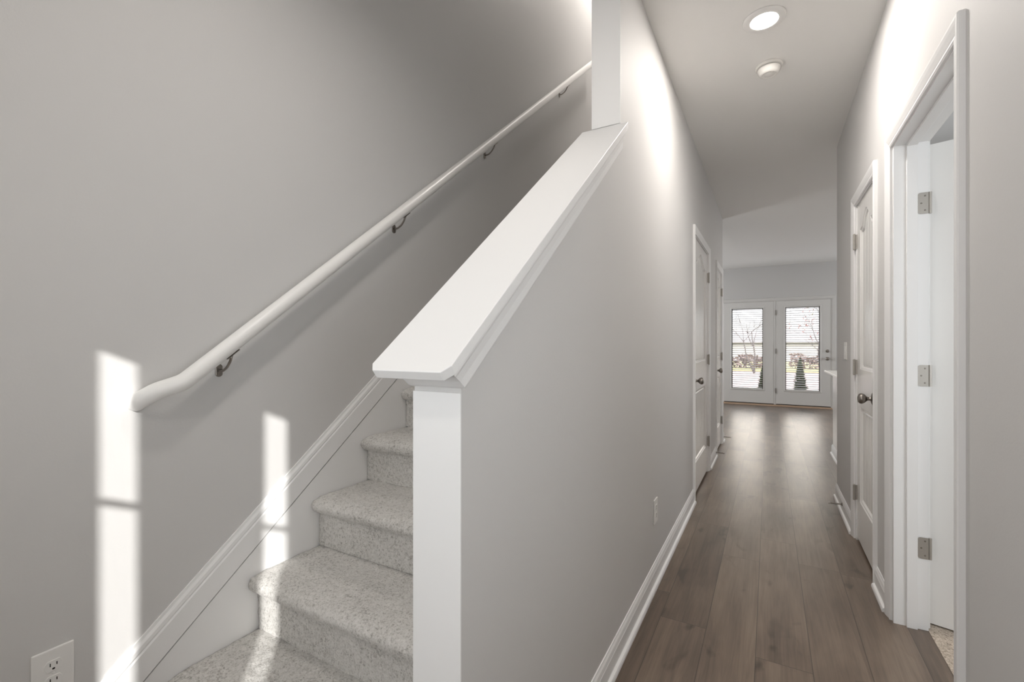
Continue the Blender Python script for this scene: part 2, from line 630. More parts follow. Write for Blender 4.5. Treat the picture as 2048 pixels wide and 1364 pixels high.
add_fill_window(1, 'y', YB, -1.47, -0.57, 0.6, 2.1, 1, 'white framed foyer window with a drawn pale shade')
add_fill_window(2, 'x', 1.4, -0.82, 0.38, 0.6, 2.1, -1, 'white framed window of the foyer side wall with drawn shade')
add_fill_window(3, 'y', 0.85, 1.2, 2.4, 0.8, 2.0, 1, 'white framed bedroom window with drawn shade')
add_fill_window(4, 'x', -4.0, 7.6, 9.0, 0.7, 2.1, 1, 'white framed living room window with drawn shade')
add_fill_window(5, 'x', 4.0, 8.0, 9.2, 1.0, 2.0, -1, 'white framed kitchen window with drawn shade')

# ------------------------------------------------------------------ casings and jambs
CAS = [(0.0, 0.0), (0.0, 0.008), (0.006, 0.011), (0.014, 0.0095), (0.020, 0.0115), (0.036, 0.016), (0.047, 0.018), (0.054, 0.018), (CW, 0.014), (CW, 0.0)]


def casing_mesh(bm, plane, sgn, c0, c1, zt, axis='x', rv=0.005):
    """three mitred sides round an opening c0..c1 up to zt; the profile runs outwards from the opening"""
    rings = []
    for (w, d) in CAS:
        e = w + rv
        pts = [(c0 - e, 0.0), (c0 - e, zt + e), (c1 + e, zt + e), (c1 + e, 0.0)]
        if axis == 'x':
            rings.append([bm.verts.new((plane + sgn * d, y, z)) for y, z in pts])
        else:
            rings.append([bm.verts.new((y, plane + sgn * d, z)) for y, z in pts])
    n = len(rings)
    for i in range(n):
        A, B = rings[i], rings[(i + 1) % n]
        for j in range(3):
            bm.faces.new((A[j], A[j + 1], B[j + 1], B[j]))
    bm.faces.new([r[0] for r in rings])
    bm.faces.new([r[3] for r in reversed(rings)])


def jamb_mesh(bm, xa, xb, c0, c1, zt, stop=None):
    """lining boards inside an opening of a wall xa..xb, with an optional stop strip (x range)"""
    t = 0.016
    box(bm, xa, xb, c0, c0 + t, 0, zt)
    box(bm, xa, xb, c1 - t, c1, 0, zt)
    box(bm, xa, xb, c0 + t, c1 - t, zt - t, zt)
    if stop:
        s0, s1 = stop
        box(bm, s0, s1, c0 + t, c0 + t + 0.011, 0, zt - t)
        box(bm, s0, s1, c1 - t - 0.011, c1 - t, 0, zt - t)
        box(bm, s0, s1, c0 + t + 0.011, c1 - t - 0.011, zt - t - 0.011, zt - t)


def door_frame(name, label, plane, sgn, d, depth_x, stop=None, both=None):
    bm = bmesh.new()
    j0, j1 = d[0] - 0.016, d[1] + 0.016
    casing_mesh(bm, plane, sgn, d[0], d[1], DH - 0.016)
    if both is not None:
        casing_mesh(bm, both, -sgn, d[0], d[1], DH - 0.016)
    o = struct(link_mesh(name, bm, M['trim']), label, 'door casing')
    bm = bmesh.new()
    jamb_mesh(bm, min(plane, depth_x), max(plane, depth_x), d[0] + 0.0005, d[1] - 0.0005, DH - 0.0005, stop)
    link_mesh('jamb', bm, M['trim'], o, bevel=0.0008)
    return o


# openings quoted above are between casing inner edges, so widen the clear opening by the jamb thickness
door_frame('trim_1', 'white casing round the open doorway on the hallway wall', XR, -1, DR1, XR2, stop=(0.506, 0.541), both=XR2)
door_frame('trim_2', 'white casing round the closed panel door beside the open doorway', XR, -1, DR2, XR2)
door_frame('trim_3', 'white casing round the first closed door on the stair partition', XL, 1, DL1, XS)
door_frame('trim_4', 'white casing round the second closed door on the stair partition', XL, 1, DL2, XS)

# ------------------------------------------------------------------ panel doors


def panel_door_mesh(w, h, t=0.034):
    """two panel door, arched upper panel with plank grooves; x across, y depth (front y=0, towards -y), z up"""
    bm = bmesh.new()
    front, back = 0.0, t
    sx = 0.105 if w > 0.62 else 0.085
    half = w / 2
    panels = []
    hw = half - sx
    for (zb, zt, rise) in ((0.235, 0.805, 0.0), (1.025, 1.855, 0.085)):
        panels.append((zb, zt, rise))
    holes = []
    for (zb, zt, rise) in panels:
        n_pl = max(3, round(2 * (hw - 0.03) / 0.072))
        ins = 0.030
        xin = [-(hw - ins)]
        dep = [0.0]
        for k in range(1, n_pl):
            xc = -(hw - ins) + 2 * (hw - ins) * k / n_pl
            xin += [xc - 0.004, xc, xc + 0.004]
            dep += [0.0, 0.0055, 0.0]
        xin.append(hw - ins)
        dep.append(0.0)
        if rise:                                   # more samples for the arch
            xs2, dp2 = [], []
            for a in range(len(xin) - 1):
                xs2.append(xin[a])
                dp2.append(dep[a])
                if xin[a + 1] - xin[a] > 0.02:
                    for q in (1, 2):
                        xs2.append(xin[a] + (xin[a + 1] - xin[a]) * q / 3)
                        dp2.append(0.0)
            xin, dep = xs2 + [xin[-1]], dp2 + [dep[-1]]

        def arch(x, lim):
            u = min(1.0, abs(x) / lim)
            sh = 0.82                               # flat shoulders, then the curve
            return rise * (math.cos(math.pi * min(1.0, u / sh)) * 0.5 + 0.5) if rise else 0.0
        levels = [(0.0, 0.0), (0.005, 0.005), (0.012, 0.0065), (0.019, 0.0155), (0.024, 0.0155), (ins, 0.011)]
        rings = []
        for (e, dd) in levels:
            lim = hw - e
            sc = lim / (hw - ins)
            row_b, row_t = [], []
            for x, g in zip(xin, dep):
                X = x * sc
                dpt = front + dd + (g if e == ins else 0.0)
                row_b.append(bm.verts.new((X, dpt, zb + e)))
                row_t.append(bm.verts.new((X, dpt, zt - e + arch(x, hw - ins))))
            rings.append((row_b, row_t))
        for (b0, t0), (b1, t1) in zip(rings, rings[1:]):
            m = len(b0)
            for i in range(m - 1):
                bm.faces.new((b0[i], b0[i + 1], b1[i + 1], b1[i]))
                bm.faces.new((t0[i], t1[i], t1[i + 1], t0[i + 1]))
            bm.faces.new((b0[0], b1[0], t1[0], t0[0]))
            bm.faces.new((b0[-1], t0[-1], t1[-1], b1[-1]))
        bI, tI = rings[-1]
        for i in range(len(bI) - 1):
            bm.faces.new((bI[i], bI[i + 1], tI[i + 1], tI[i]))
        b0, t0 = rings[0]
        holes.append((b0, t0))
    # front face round the two holes
    c = [bm.verts.new((x, front, z)) for x, z in ((-half, 0), (half, 0), (half, h), (-half, h))]
    (lb, lt), (ub, ut) = holes
    # lower band, middle band, upper band, sides
    bm.faces.new([c[0], c[1]] + list(reversed(lb)))
    bm.faces.new(lt + list(reversed(ub)))
    bm.faces.new(ut + [c[2], c[3]])
    bm.faces.new([c[0], lb[0], lt[0], ub[0], ut[0], c[3]])
    bm.faces.new([c[1], c[2], ut[-1], ub[-1], lt[-1], lb[-1]])
    d = [bm.verts.new((v.co.x, back, v.co.z)) for v in c]
    bm.faces.new(list(reversed(d)))
    for i in range(4):
        bm.faces.new((c[i], d[i], d[(i + 1) % 4], c[(i + 1) % 4]))
    return bm


def knob(parent, loc, mtx3):
    """round door knob; local z points out of the door"""
    m = Matrix.Translation(loc) @ mtx3.to_4x4()
    k = link_mesh('knob', lathe([(0, 0.066), (0.012, 0.0655), (0.021, 0.062), (0.026, 0.056), (0.0275, 0.049), (0.0265, 0.043), (0.022, 0.035), (0.015, 0.029), (0.011, 0.025), (0.0095, 0.018), (0.0105, 0.011), (0.013, 0.0085)], 28, mtx=m), M['nickel'], parent, smooth=True)
    link_mesh('rosette', lathe([(0.0, 0.010), (0.016, 0.0098), (0.024, 0.008), (0.030, 0.004), (0.0325, 0.0), (0.0, 0.0)], 28, mtx=m), M['nickel'], k, smooth=True)
    return k


def butt_hinge(parent, x, y, z, sgn_x, sgn_y):
    """knuckle with the visible leaf strips; sgn_x points out of the wall, sgn_y towards the door leaf"""
    bm = bmesh.new()
    kx = x + sgn_x * 0.016
    lathe([(0.0, -0.050), (0.004, -0.049), (0.0065, -0.0455), (0.0068, -0.0445), (0.0068, -0.015), (0.0062, -0.0145), (0.0068, -0.014), (0.0068, 0.015), (0.0062, 0.0155), (0.0068, 0.016), (0.0068, 0.0445), (0.0065, 0.0455), (0.004, 0.049), (0.0, 0.050)], 14, bm, Matrix.Translation((kx, y, z)))
    a, b = sorted((x - sgn_x * 0.001, kx))
    box(bm, a, b, y + sgn_y * 0.0012 - 0.0012, y + sgn_y * 0.0012 + 0.0012, z - 0.0445, z + 0.0445)
    return link_mesh('hinge', bm, M['hinge'], parent)


def closed_door(idx, label, d, face_x, sgn, hinge_far, kn_z=0.91):
    """d: opening along y; the door faces +x (sgn 1) or -x (sgn -1)"""
    g = 0.003
    y0, y1 = d[0] + 0.016 + g, d[1] - 0.016 - g
    w = y1 - y0
    h = DH - 0.016 - g - 0.020
    bm = panel_door_mesh(w, h)
    # local -y (front) must point to sgn * x
    rz = math.pi / 2 if sgn > 0 else -math.pi / 2
    bmesh.ops.transform(bm, matrix=Matrix.Translation((face_x, (y0 + y1) / 2, 0.020)) @ Matrix.Rotation(rz, 4, 'Z'), verts=bm.verts)
    o = struct(link_mesh('door_%d' % idx, bm, M['door']), label, 'door')
    ky = (y0 + 0.066) if hinge_far else (y1 - 0.066)
    out = Matrix.Rotation(math.pi / 2 * sgn, 3, 'Y')
    knob(o, (face_x, ky, kn_z), out)
    hy = y1 + g * 0.5 if hinge_far else y0 - g * 0.5
    for z in (0.29, 1.055, 1.82):
        butt_hinge(o, face_x, hy, z, sgn, 1 if hinge_far else -1)
    return o


closed_door(1, 'white closed panel door with grooved arched panel, beside the open doorway', DR2, XR + 0.006, -1, True)
closed_door(2, 'white closed panel door on the stair partition, the nearer of its two', DL1, XL - 0.006, 1, True)
closed_door(3, 'white closed panel door at the far end of the stair partition', DL2, XL - 0.006, 1, True)

# open door leaf into the bedroom
ang = math.atan2(-0.277, 0.96)
root_y = 2.555
bm = panel_door_mesh(0.74, 2.03)
bmesh.ops.transform(bm, matrix=Matrix.Translation((0.37, 0, 0)), verts=bm.verts)
bmesh.ops.transform(bm, matrix=Matrix.Translation((0.592, root_y, 0.010)) @ Matrix.Rotation(ang, 4, 'Z'), verts=bm.verts)
od = struct(link_mesh('door_4', bm, M['door']), 'white door standing open into the carpeted room', 'door')
kx, ky = 0.592 + math.cos(ang) * 0.68, root_y + math.sin(ang) * 0.68
nrm = Vector((math.sin(ang), -math.cos(ang), 0))
knob(od, (kx, ky, 0.91), nrm.to_track_quat('Z', 'Y').to_matrix())
for z in (0.342, 1.062, 1.782):
    bm = bmesh.new()
    # leaf on the jamb face with rounded corners towards the hall, screws, and the knuckle
    zc, hh, x0, x1, r = z, 0.0445, 0.5425, 0.577, 0.010
    pts = [(x1, zc - hh), (x1, zc + hh)]
    for a in range(5):
        t = math.pi / 2 * a / 4
        pts.append((x0 + r - r * math.sin(t), zc + hh - r + r * math.cos(t)))
    for a in range(5):
        t = math.pi / 2 * a / 4
        pts.append((x0 + r - r * math.cos(t), zc - hh + r - r * math.sin(t)))
    yj = DR1[1] - 0.0168
    prism(pts, 'y', yj - 0.0022, yj, bm)
    lathe([(0.0, -0.0445), (0.0062, -0.0445), (0.0062, 0.0445), (0.0, 0.0445)], 12, bm, Matrix.Translation((0.583, yj + 0.003, z)))
    hg = link_mesh('hinge', bm, M['hinge'], od)
    bm = bmesh.new()
    for (sx, sz) in ((0.566, 0.030), (0.554, 0.0), (0.566, -0.030)):
        lathe([(0.0, 0.0008), (0.003, 0.0006), (0.0036, 0.0), (0.0, 0.0)], 10, bm, Matrix.Translation((sx, yj - 0.0022, z + sz)) @ Matrix.Rotation(math.pi / 2, 4, 'X'))
    link_mesh('screw', bm, M['nickel'], hg)

# ------------------------------------------------------------------ baseboards with shoe moulding
BASE = [(0.0, 0.0), (0.026, 0.0), (0.0255, 0.010), (0.022, 0.017), (0.013, 0.020), (0.012, 0.022), (0.012, 0.072), (0.010, 0.076), (0.0115, 0.080), (0.009, 0.092), (0.005, 0.099), (0.004, 0.104), (0.0, 0.104)]


def baseboard(name, label, axis, plane, sgn, a0, a1):
    if axis == 'x':                                  # wall plane x, runs along y
        bm = prism([(plane + sgn * d, z) for d, z in BASE], 'y', a0, a1)
    else:
        bm = prism([(plane + sgn * d, z) for d, z in BASE], 'x', a0, a1)
    return struct(link_mesh(name, bm, M['trim']), label, 'baseboard')


e = CW + 0.006
baseboard('baseboard_hall', 'long white baseboard along the stair partition below the wall outlet', 'x', XL, 1, Y_HW, DL1[0] - e)
baseboard('baseboard_hall_middle', 'short white baseboard between the two closed doors of the partition', 'x', XL, 1, DL1[1] + e, DL2[0] - e)
baseboard('baseboard_hall_end', 'white baseboard stub past the farthest partition door', 'x', XL, 1, DL2[1] + e, 6.26)
baseboard('baseboard_right', 'white baseboard between the closed door and the hallway wall end', 'x', XR, -1, DR2[1] + e, 4.36)
baseboard('baseboard_right_stub', 'short white baseboard between open doorway and closed door', 'x', XR, -1, DR1[1] + e, DR2[0] - e)
baseboard('baseboard_right_near', 'white baseboard on the hallway wall before the open doorway', 'x', XR, -1, 0.76, DR1[0] - e)
baseboard('baseboard_far', 'white baseboard beside the glazed doors', 'y', YF, -1, FX1 + 0.07, 3.9)

# ------------------------------------------------------------------ staircase
RUN, RISE, NY = 0.25, 0.1965, 0.6724
SX0, SX1 = XW + 0.0125, XS - 0.002


def step_mesh(k, fine):
    yn = NY + RUN * (k - 1) - 0.006
    z = RISE * k
    r = 0.031
    prof = []
    n_r = 16 if fine else 2
    for i in range(n_r + 1):
        prof.append((yn + 0.036, z - RISE + 0.001 + (RISE - 0.064) * i / n_r))
    for i in range(7):                              # underside and front of the roll
        a = -math.pi / 2 - math.pi / 2 * i / 6
        prof.append((yn + r + r * math.cos(a), z - r + r * math.sin(a)))
    for i in range(1, 9):                           # long soft top of the roll
        a = math.pi - math.pi / 2 * i / 8
        prof.append((yn + 0.070 + 0.070 * math.cos(a), z - r + r * math.sin(a)))
    n_t = 20 if fine else 2
    for i in range(1, n_t + 1):
        prof.append((yn + 0.070 + (RUN + 0.046 - 0.070) * i / n_t, z))
    nx = 96 if fine else 2
    bm = bmesh.new()
    grid = []
    for i in range(nx + 1):
        x = SX0 + (SX1 - SX0) * i / nx
        row = []
        for (y, zz) in prof:
            p = Vector((x, y, zz))
            if fine:
                n1 = mnoise.noise(p * 75.0)
                n2 = mnoise.noise(p * 38.0 + Vector((5, 1, 2)))
                q = 0.0028 * n1 + 0.0024 * n2
                # the carpet is tucked down along the skirt board
                tuck = max(0.0, 1 - (x - SX0) / 0.02) * 0.006
                if zz > z - 0.012:
                    p.z += q - tuck
                else:
                    p.y -= q - tuck * 0.6
                if i == 0:
                    p.x = SX0
            row.append(bm.verts.new(p))
        grid.append(row)
    m = len(prof)
    for i in range(nx):
        for j in range(m - 1):
            bm.faces.new((grid[i][j], grid[i + 1][j], grid[i + 1][j + 1], grid[i][j + 1]))
    for row in (grid[0], grid[-1]):                  # side cheeks
        x = row[0].co.x
        p0 = bm.verts.new((x, prof[-1][0], prof[0][1]))
        bm.faces.new(row + [p0])
    return bm


stairs = empty('staircase', (0, 0, 0))
tag(stairs, 'grey speckled carpeted staircase rising behind the half wall', 'staircase')
for k in range(1, 15):
    link_mesh('step', step_mesh(k, k <= 6), M['carpet'], stairs, smooth=True)

# skirt board up the stair wall: flat board below, moulded strip above
zs_top = lambda y: 0.648 + 0.785 * (y - 1.0)
zs_mid = lambda y: 0.524 + 0.785 * (y - 1.0)
ys0, ys1 = 0.20, 4.3


def slope_prism(bm, x0, x1, lo, hi, ya, yb):
    prism([(ya, max(0.0, lo(ya))), (ya, max(0.001, hi(ya))), (yb, hi(yb)), (yb, max(0, lo(yb)))], 'x', x0, x1, bm)


bm = bmesh.new()
prism([(0.36, 0.0), (0.72, 0.0), (ys1, zs_mid(ys1) - 0.30), (ys1, zs_mid(ys1) - 0.0075), (0.36, zs_mid(0.36) - 0.0075)], 'x', XW, XW + 0.011, bm)
sk = struct(link_mesh('trim_5', bm, M['trim']), 'white sloping skirt board along the stair wall beside the carpeted steps', 'skirt board')
bm = bmesh.new()
prof = [(0.0, 0.0), (0.014, 0.0), (0.014, 0.080), (0.011, 0.086), (0.0125, 0.092), (0.011, 0.104), (0.006, 0.114), (0.005, 0.124), (0.0, 0.124)]
A = [bm.verts.new((XW + d, 0.345, max(zs_mid(0.345), 0) + q)) for d, q in prof]
B = [bm.verts.new((XW + d, ys1, zs_mid(ys1) + q)) for d, q in prof]
bm.faces.new(A)
bm.faces.new(list(reversed(B)))
for i in range(len(prof)):
    j = (i + 1) % len(prof)
    bm.faces.new((A[i], A[j], B[j], B[i]))
link_mesh('moulding', bm, M['trim'], sk)
bm = bmesh.new()
slope_prism(bm, XW, XW + 0.004, lambda y: zs_mid(y) - 0.0075, lambda y: zs_mid(y), 0.36, ys1)
link_mesh('joint', bm, M['dark'], sk)

# ------------------------------------------------------------------ half wall cap
cosA = 1 / math.hypot(1, 0.80)
sinA = 0.80 * cosA
capo = empty('half_wall_cap', (-0.557, 0.62, 1.10))
tag(capo, 'white sloping wood cap with clipped corners on top of the half wall', 'wall cap')


def cap_pt(x, y, depth, rear):
    """point below the sloping top plane; the low end is cut square, the high end plumb"""
    if rear:
        return Vector((x, y, cap_z(y) - depth / cosA))
    return Vector((x, y + depth * sinA, cap_z(y) - depth * cosA))


yr = 1.732
bm = bmesh.new()
outl = [(-0.654, 0.620, 0), (-0.640, 0.606, 0), (-0.482, 0.606, 0), (-0.468, 0.620, 0), (-0.468, yr, 1), (-0.654, yr, 1)]
T = [bm.verts.new(cap_pt(x, y, 0.0, r_)) for x, y, r_ in outl]
Bm = [bm.verts.new(cap_pt(x, y, 0.020, r_)) for x, y, r_ in outl]
bm.faces.new(T)
bm.faces.new(list(reversed(Bm)))
for i in range(6):
    j = (i + 1) % 6
    bm.faces.new((T[i], T[j], Bm[j], Bm[i]))
for v in bm.verts:
    v.co -= capo.location
link_mesh('cap_board', bm, M['trim'], capo, bevel=0.0015)
# moulding under the board: left, front and right faces
bm = bmesh.new()
lev = [(0.0203, 0.0275, 0.014), (0.026, 0.0275, 0.014), (0.030, 0.022, 0.019), (0.040, 0.016, 0.024), (0.058, 0.012, 0.031), (0.076, 0.0115, 0.034), (0.082, 0.008, 0.036), (0.082, -0.004, 0.046)]
rows = []
for dep, out, back in lev:
    yf = 0.606 + back
    row = [cap_pt(XS - out, yr, dep, 1), cap_pt(XS - out, yf, dep, 0), cap_pt(XL + out, yf, dep, 0), cap_pt(XL + out, yr, dep, 1)]
    rows.append([bm.verts.new(p - capo.location) for p in row])
for A, B in zip(rows, rows[1:]):
    for j in range(3):
        bm.faces.new((A[j], A[j + 1], B[j + 1], B[j]))
link_mesh('moulding', bm, M['trim'], capo)

# white boards that close the ends of the half wall and of the full wall above the cap
bm = boxes((XS - 0.001, XL + 0.001, 0.689, 0.6925, 0.0, 1.100))
struct(link_mesh('trim_6', bm, M['trim'], bevel=0.001), 'white vertical end board of the half wall at the foot of the stairs', 'end post')
bm = prism([(1.733, cap_z(1.733) + 0.001), (1.7375, cap_z(1.7375) + 0.001), (1.7375, 3.02), (1.733, 3.02)], 'x', XS - 0.001, XL + 0.001)
struct(link_mesh('trim_7', bm, M['trim'], bevel=0.001), 'white vertical end board of the full wall above the cap', 'end post')

# ------------------------------------------------------------------ handrail
rail = empty('handrail', (-1.50, 0.83, 1.19))
tag(rail, 'white round wooden handrail on metal brackets along the stair wall', 'handrail')
RXc = -1.50
rz = lambda y: 1.193 + 0.803 * (y - 0.83)


def smooth_path(pts, rad, n=6):
    """round the inner corners of a polyline"""
    out = [Vector(pts[0])]
    for a, b, c in zip(pts, pts[1:], pts[2:]):
        a, b, c = Vector(a), Vector(b), Vector(c)
        d1, d2 = (a - b).normalized(), (c - b).normalized()
        p, q = b + d1 * rad, b + d2 * rad
        for i in range(n + 1):
            t = i / n
            out.append(p * (1 - t) ** 2 + b * 2 * t * (1 - t) + q * t ** 2)
    out.append(Vector(pts[-1]))
    return out


pts = [(XW + 0.001, 0.605, 1.022), (XW + 0.020, 0.598, 1.028), (RXc - 0.018, 0.632, 1.060), (RXc, 0.690, rz(0.690)), (RXc, 4.28, rz(4.28))]
pth = smooth_path(pts, 0.016, 5)
rads = [0.0245] * len(pth)
rads[0], rads[1] = 0.019, 0.021
bm = tube([p - rail.location for p in pth], rads, 20)
link_mesh('rail', bm, M['rail'], rail, smooth=True)
for y in (0.83, 1.633, 2.44, 3.627):
    zb = 1.161 + 0.803 * (y - 0.83)
    bm = bmesh.new()
    # arm: out of the wall plate, curving up to the underside of the rail
    a = [Vector((XW + 0.004, y, zb - 0.055)), Vector((XW + 0.026, y, zb - 0.056)), Vector((XW + 0.050, y, zb - 0.044)), Vector((XW + 0.068, y, zb - 0.024)), Vector((RXc - 0.002, y, zb - 0.003))]
    tube([p - rail.location for p in smooth_path(a, 0.008, 3)], 0.0042, 10, bm)
    br = link_mesh('bracket', bm, M['nickel'], rail, smooth=True)
    pl = []
    for i in range(20):
        t = 2 * math.pi * i / 20
        pl.append((y - rail.location.y + 0.011 * math.cos(t), zb - 0.055 - rail.location.z + 0.010 * math.sin(t) + (0.011 if math.sin(t) > 0 else -0.011)))
    link_mesh('wall_plate', prism(pl, 'x', XW + 0.0005 - rail.location.x, XW + 0.005 - rail.location.x), M['nickel'], br, bevel=0.001)
    bm = bmesh.new()
    box(bm, -0.010, 0.010, -0.024, 0.024, -0.0012, 0.0012)
    bmesh.ops.transform(bm, matrix=Matrix.Translation(Vector((RXc, y, zb - 0.0006)) - rail.location) @ Matrix.Rotation(math.atan(0.803), 4, 'X'), verts=bm.verts)
    link_mesh('saddle', bm, M['nickel'], br)

# ------------------------------------------------------------------ outlets and switch


def outlet(label, wall_x, sgn, yc, zc, w=0.078, h=0.122):
    """duplex outlet on a wall of constant x"""
    o = empty('wall_outlet', (wall_x, yc, zc))
    tag(o, label, 'outlet', 'white wall outlets')
    X = lambda d: sgn * d
    bm = bmesh.new()
    lo, hi = sorted((X(0.0), X(0.006)))
    box(bm, lo, hi, -w / 2, w / 2, -h / 2, h / 2)
    link_mesh('cover_plate', bm, M['plastic'], o, bevel=0.003)
    for s in (1, -1):
        pts = []
        for i in range(28):
            t = 2 * math.pi * i / 28
            yy, zz = 0.0172 * math.cos(t), 0.0172 * math.sin(t)
            zz = max(-0.0135, min(0.0135, zz))
            pts.append((yy, s * 0.0195 + zz))
        lo, hi = sorted((X(0.0055), X(0.0078)))
        r = link_mesh('receptacle', prism(pts, 'x', lo, hi), M['plastic'], o, bevel=0.0006)
        bm = bmesh.new()
        lo, hi = sorted((X(0.0074), X(0.0081)))
        zc_ = s * 0.0195
        box(bm, lo, hi, -0.0072, -0.0052, zc_ - 0.001, zc_ + 0.0075)
        box(bm, lo, hi, 0.0052, 0.0072, zc_ - 0.0002, zc_ + 0.0070)
        pts = [(0.0030 * math.cos(2 * math.pi * i / 12), zc_ - 0.0075 + 0.0024 * math.sin(2 * math.pi * i / 12)) for i in range(12)]
        prism(pts, 'x', lo, hi, bm)
        link_mesh('slots', bm, M['dark'], r)
    link_mesh('screw', lathe([(0.0, 0.0068), (0.0024, 0.0066), (0.003, 0.0058), (0.0, 0.0058)], 12, mtx=Matrix.Rotation(sgn * math.pi / 2, 4, 'Y')), M['plastic'], o)
    return o


outlet('white wall outlet beside the sunlit patch below the handrail', XW, 1, 0.431, 0.362, 0.080, 0.124)
outlet('white wall outlet low on the hallway partition', XL, 1, 2.35, 0.356)

sw = empty('light_switch', (XR, 3.87, 1.150))
tag(sw, 'white light switch plate between the closed door and the hallway wall end', 'light switch')
link_mesh('cover_plate', boxes((-0.006, 0, -0.058, 0.058, -0.060, 0.060)), M['plastic'], sw, bevel=0.003)
for yy in (-0.023, 0.023):
    bm = prism([(-0.0055, -0.033), (-0.0085, -0.033), (-0.0065, 0.0), (-0.0075, 0.033), (-0.0055, 0.033)], 'y', yy - 0.0165, yy + 0.0165)
    link_mesh('rocker', bm, M['plastic'], sw)

# ------------------------------------------------------------------ door stops


def door_stop(label, x, y, z, sgn, length=0.082):
    o = empty('door_stop', (x, y, z))
    tag(o, label, 'door stop', 'door stops along the hallway')
    rot = Matrix.Rotation(sgn * math.pi / 2, 4, 'Y')
    prof = [(0.0, 0.0), (0.012, 0.0), (0.012, 0.003), (0.006, 0.006)]
    nturn = 16
    for i in range(nturn):
        z0 = 0.006 + (length - 0.02) * i / nturn
        prof += [(0.0045, z0), (0.006, z0 + (length - 0.02) / nturn * 0.5)]
    prof += [(0.0045, length - 0.014), (0.0, length - 0.014)]
    link_mesh('spring', lathe(prof, 12, mtx=rot), M['nickel'], o, smooth=True)
    link_mesh('tip', lathe([(0.0, length - 0.0139), (0.0072, length - 0.0139), (0.0076, length - 0.004), (0.005, length), (0.0, length)], 12, mtx=rot), M['rubber'], o, smooth=True)
    return o


door_stop('metal door stop on the baseboard past the closed door', XR - 0.012, 3.96, 0.060, -1)
door_stop('metal door stop on the short baseboard between the two partition doors', XL + 0.012, 5.26, 0.052, 1)
door_stop('metal door stop past the farthest partition door', XL + 0.012, 6.21, 0.052, 1)

# ------------------------------------------------------------------ ceiling fixtures
rl = empty('recessed_light', (-0.02, 2.48, H))
tag(rl, 'round lit recessed ceiling light above the hallway', 'ceiling light')
link_mesh('trim_ring', lathe([(0.092, -0.0004), (0.091, -0.004), (0.086, -0.008), (0.070, -0.011), (0.062, -0.0105), (0.0605, -0.008), (0.0605, -0.0004)], 48), M['plastic'], rl, smooth=True)
link_mesh('lens', lathe([(0.0603, -0.0090), (0.0, -0.0094)], 48), M['lens'], rl)

sm = empty('smoke_detector', (0.0, 2.905, H))
sm.scale = (0.87, 0.87, 0.95)
tag(sm, 'round white smoke detector on the hallway ceiling beyond the light', 'smoke detector')
link_mesh('base', lathe([(0.0, -0.0004), (0.077, -0.0004), (0.079, -0.004), (0.079, -0.011), (0.073, -0.0155), (0.0, -0.0155)], 40), M['grey_plastic'], sm, smooth=False, bevel=0.001)
link_mesh('seam', lathe([(0.0, -0.0154), (0.062, -0.0154), (0.062, -0.0185), (0.0, -0.0185)], 40), M['dark'], sm)
link_mesh('dome', lathe([(0.0, -0.0184), (0.066, -0.0184), (0.0655, -0.026), (0.062, -0.038), (0.056, -0.048), (0.047, -0.0545), (0.040, -0.056), (0.036, -0.0530), (0.026, -0.0540), (0.022, -0.0570), (0.0, -0.0575)], 40), M['grey_plastic'], sm, smooth=True)
bm = lathe([(0.0, -0.0520), (0.006, -0.0520), (0.0055, -0.0565), (0.0, -0.057)], 12, mtx=Matrix.Translation((0.018, -0.025, 0)))
link_mesh('test_button', bm, M['grey_plastic'], sm)

# ------------------------------------------------------------------ glazed double doors at the far end
bm = bmesh.new()
casing_mesh(bm, YF, -1, FX0, FX1, FZ, axis='y', rv=0.0)
fr = struct(link_mesh('trim_8', bm, M['exterior_door']), 'white casing round the glazed double doors', 'door casing')
bm = boxes((FX0 + 0.0005, FX0 + 0.03, YF, YF + 0.14, 0, FZ), (FX1 - 0.018, FX1 - 0.0005, YF, YF + 0.14, 0, FZ), (FX0 + 0.03, FX1 - 0.018, YF, YF + 0.14, FZ - 0.008, FZ - 0.0005), (0.0825, 0.1145, YF + 0.003, YF + 0.051, 0.03, FZ - 0.008), (0.070, 0.127, YF + 0.051, YF + 0.10, 0.03, FZ - 0.008))
link_mesh('jamb', bm, M['exterior_door'], fr)
bm = prism([(YF - 0.030, 0.0), (YF + 0.13, 0.0), (YF + 0.13, 0.03), (YF + 0.01, 0.028), (YF - 0.026, 0.012)], 'x', FX0 + 0.0005, FX1 - 0.0005)
struct(link_mesh('trim_9', bm, M['threshold']), 'tan wood threshold under the glazed double doors', 'threshold')


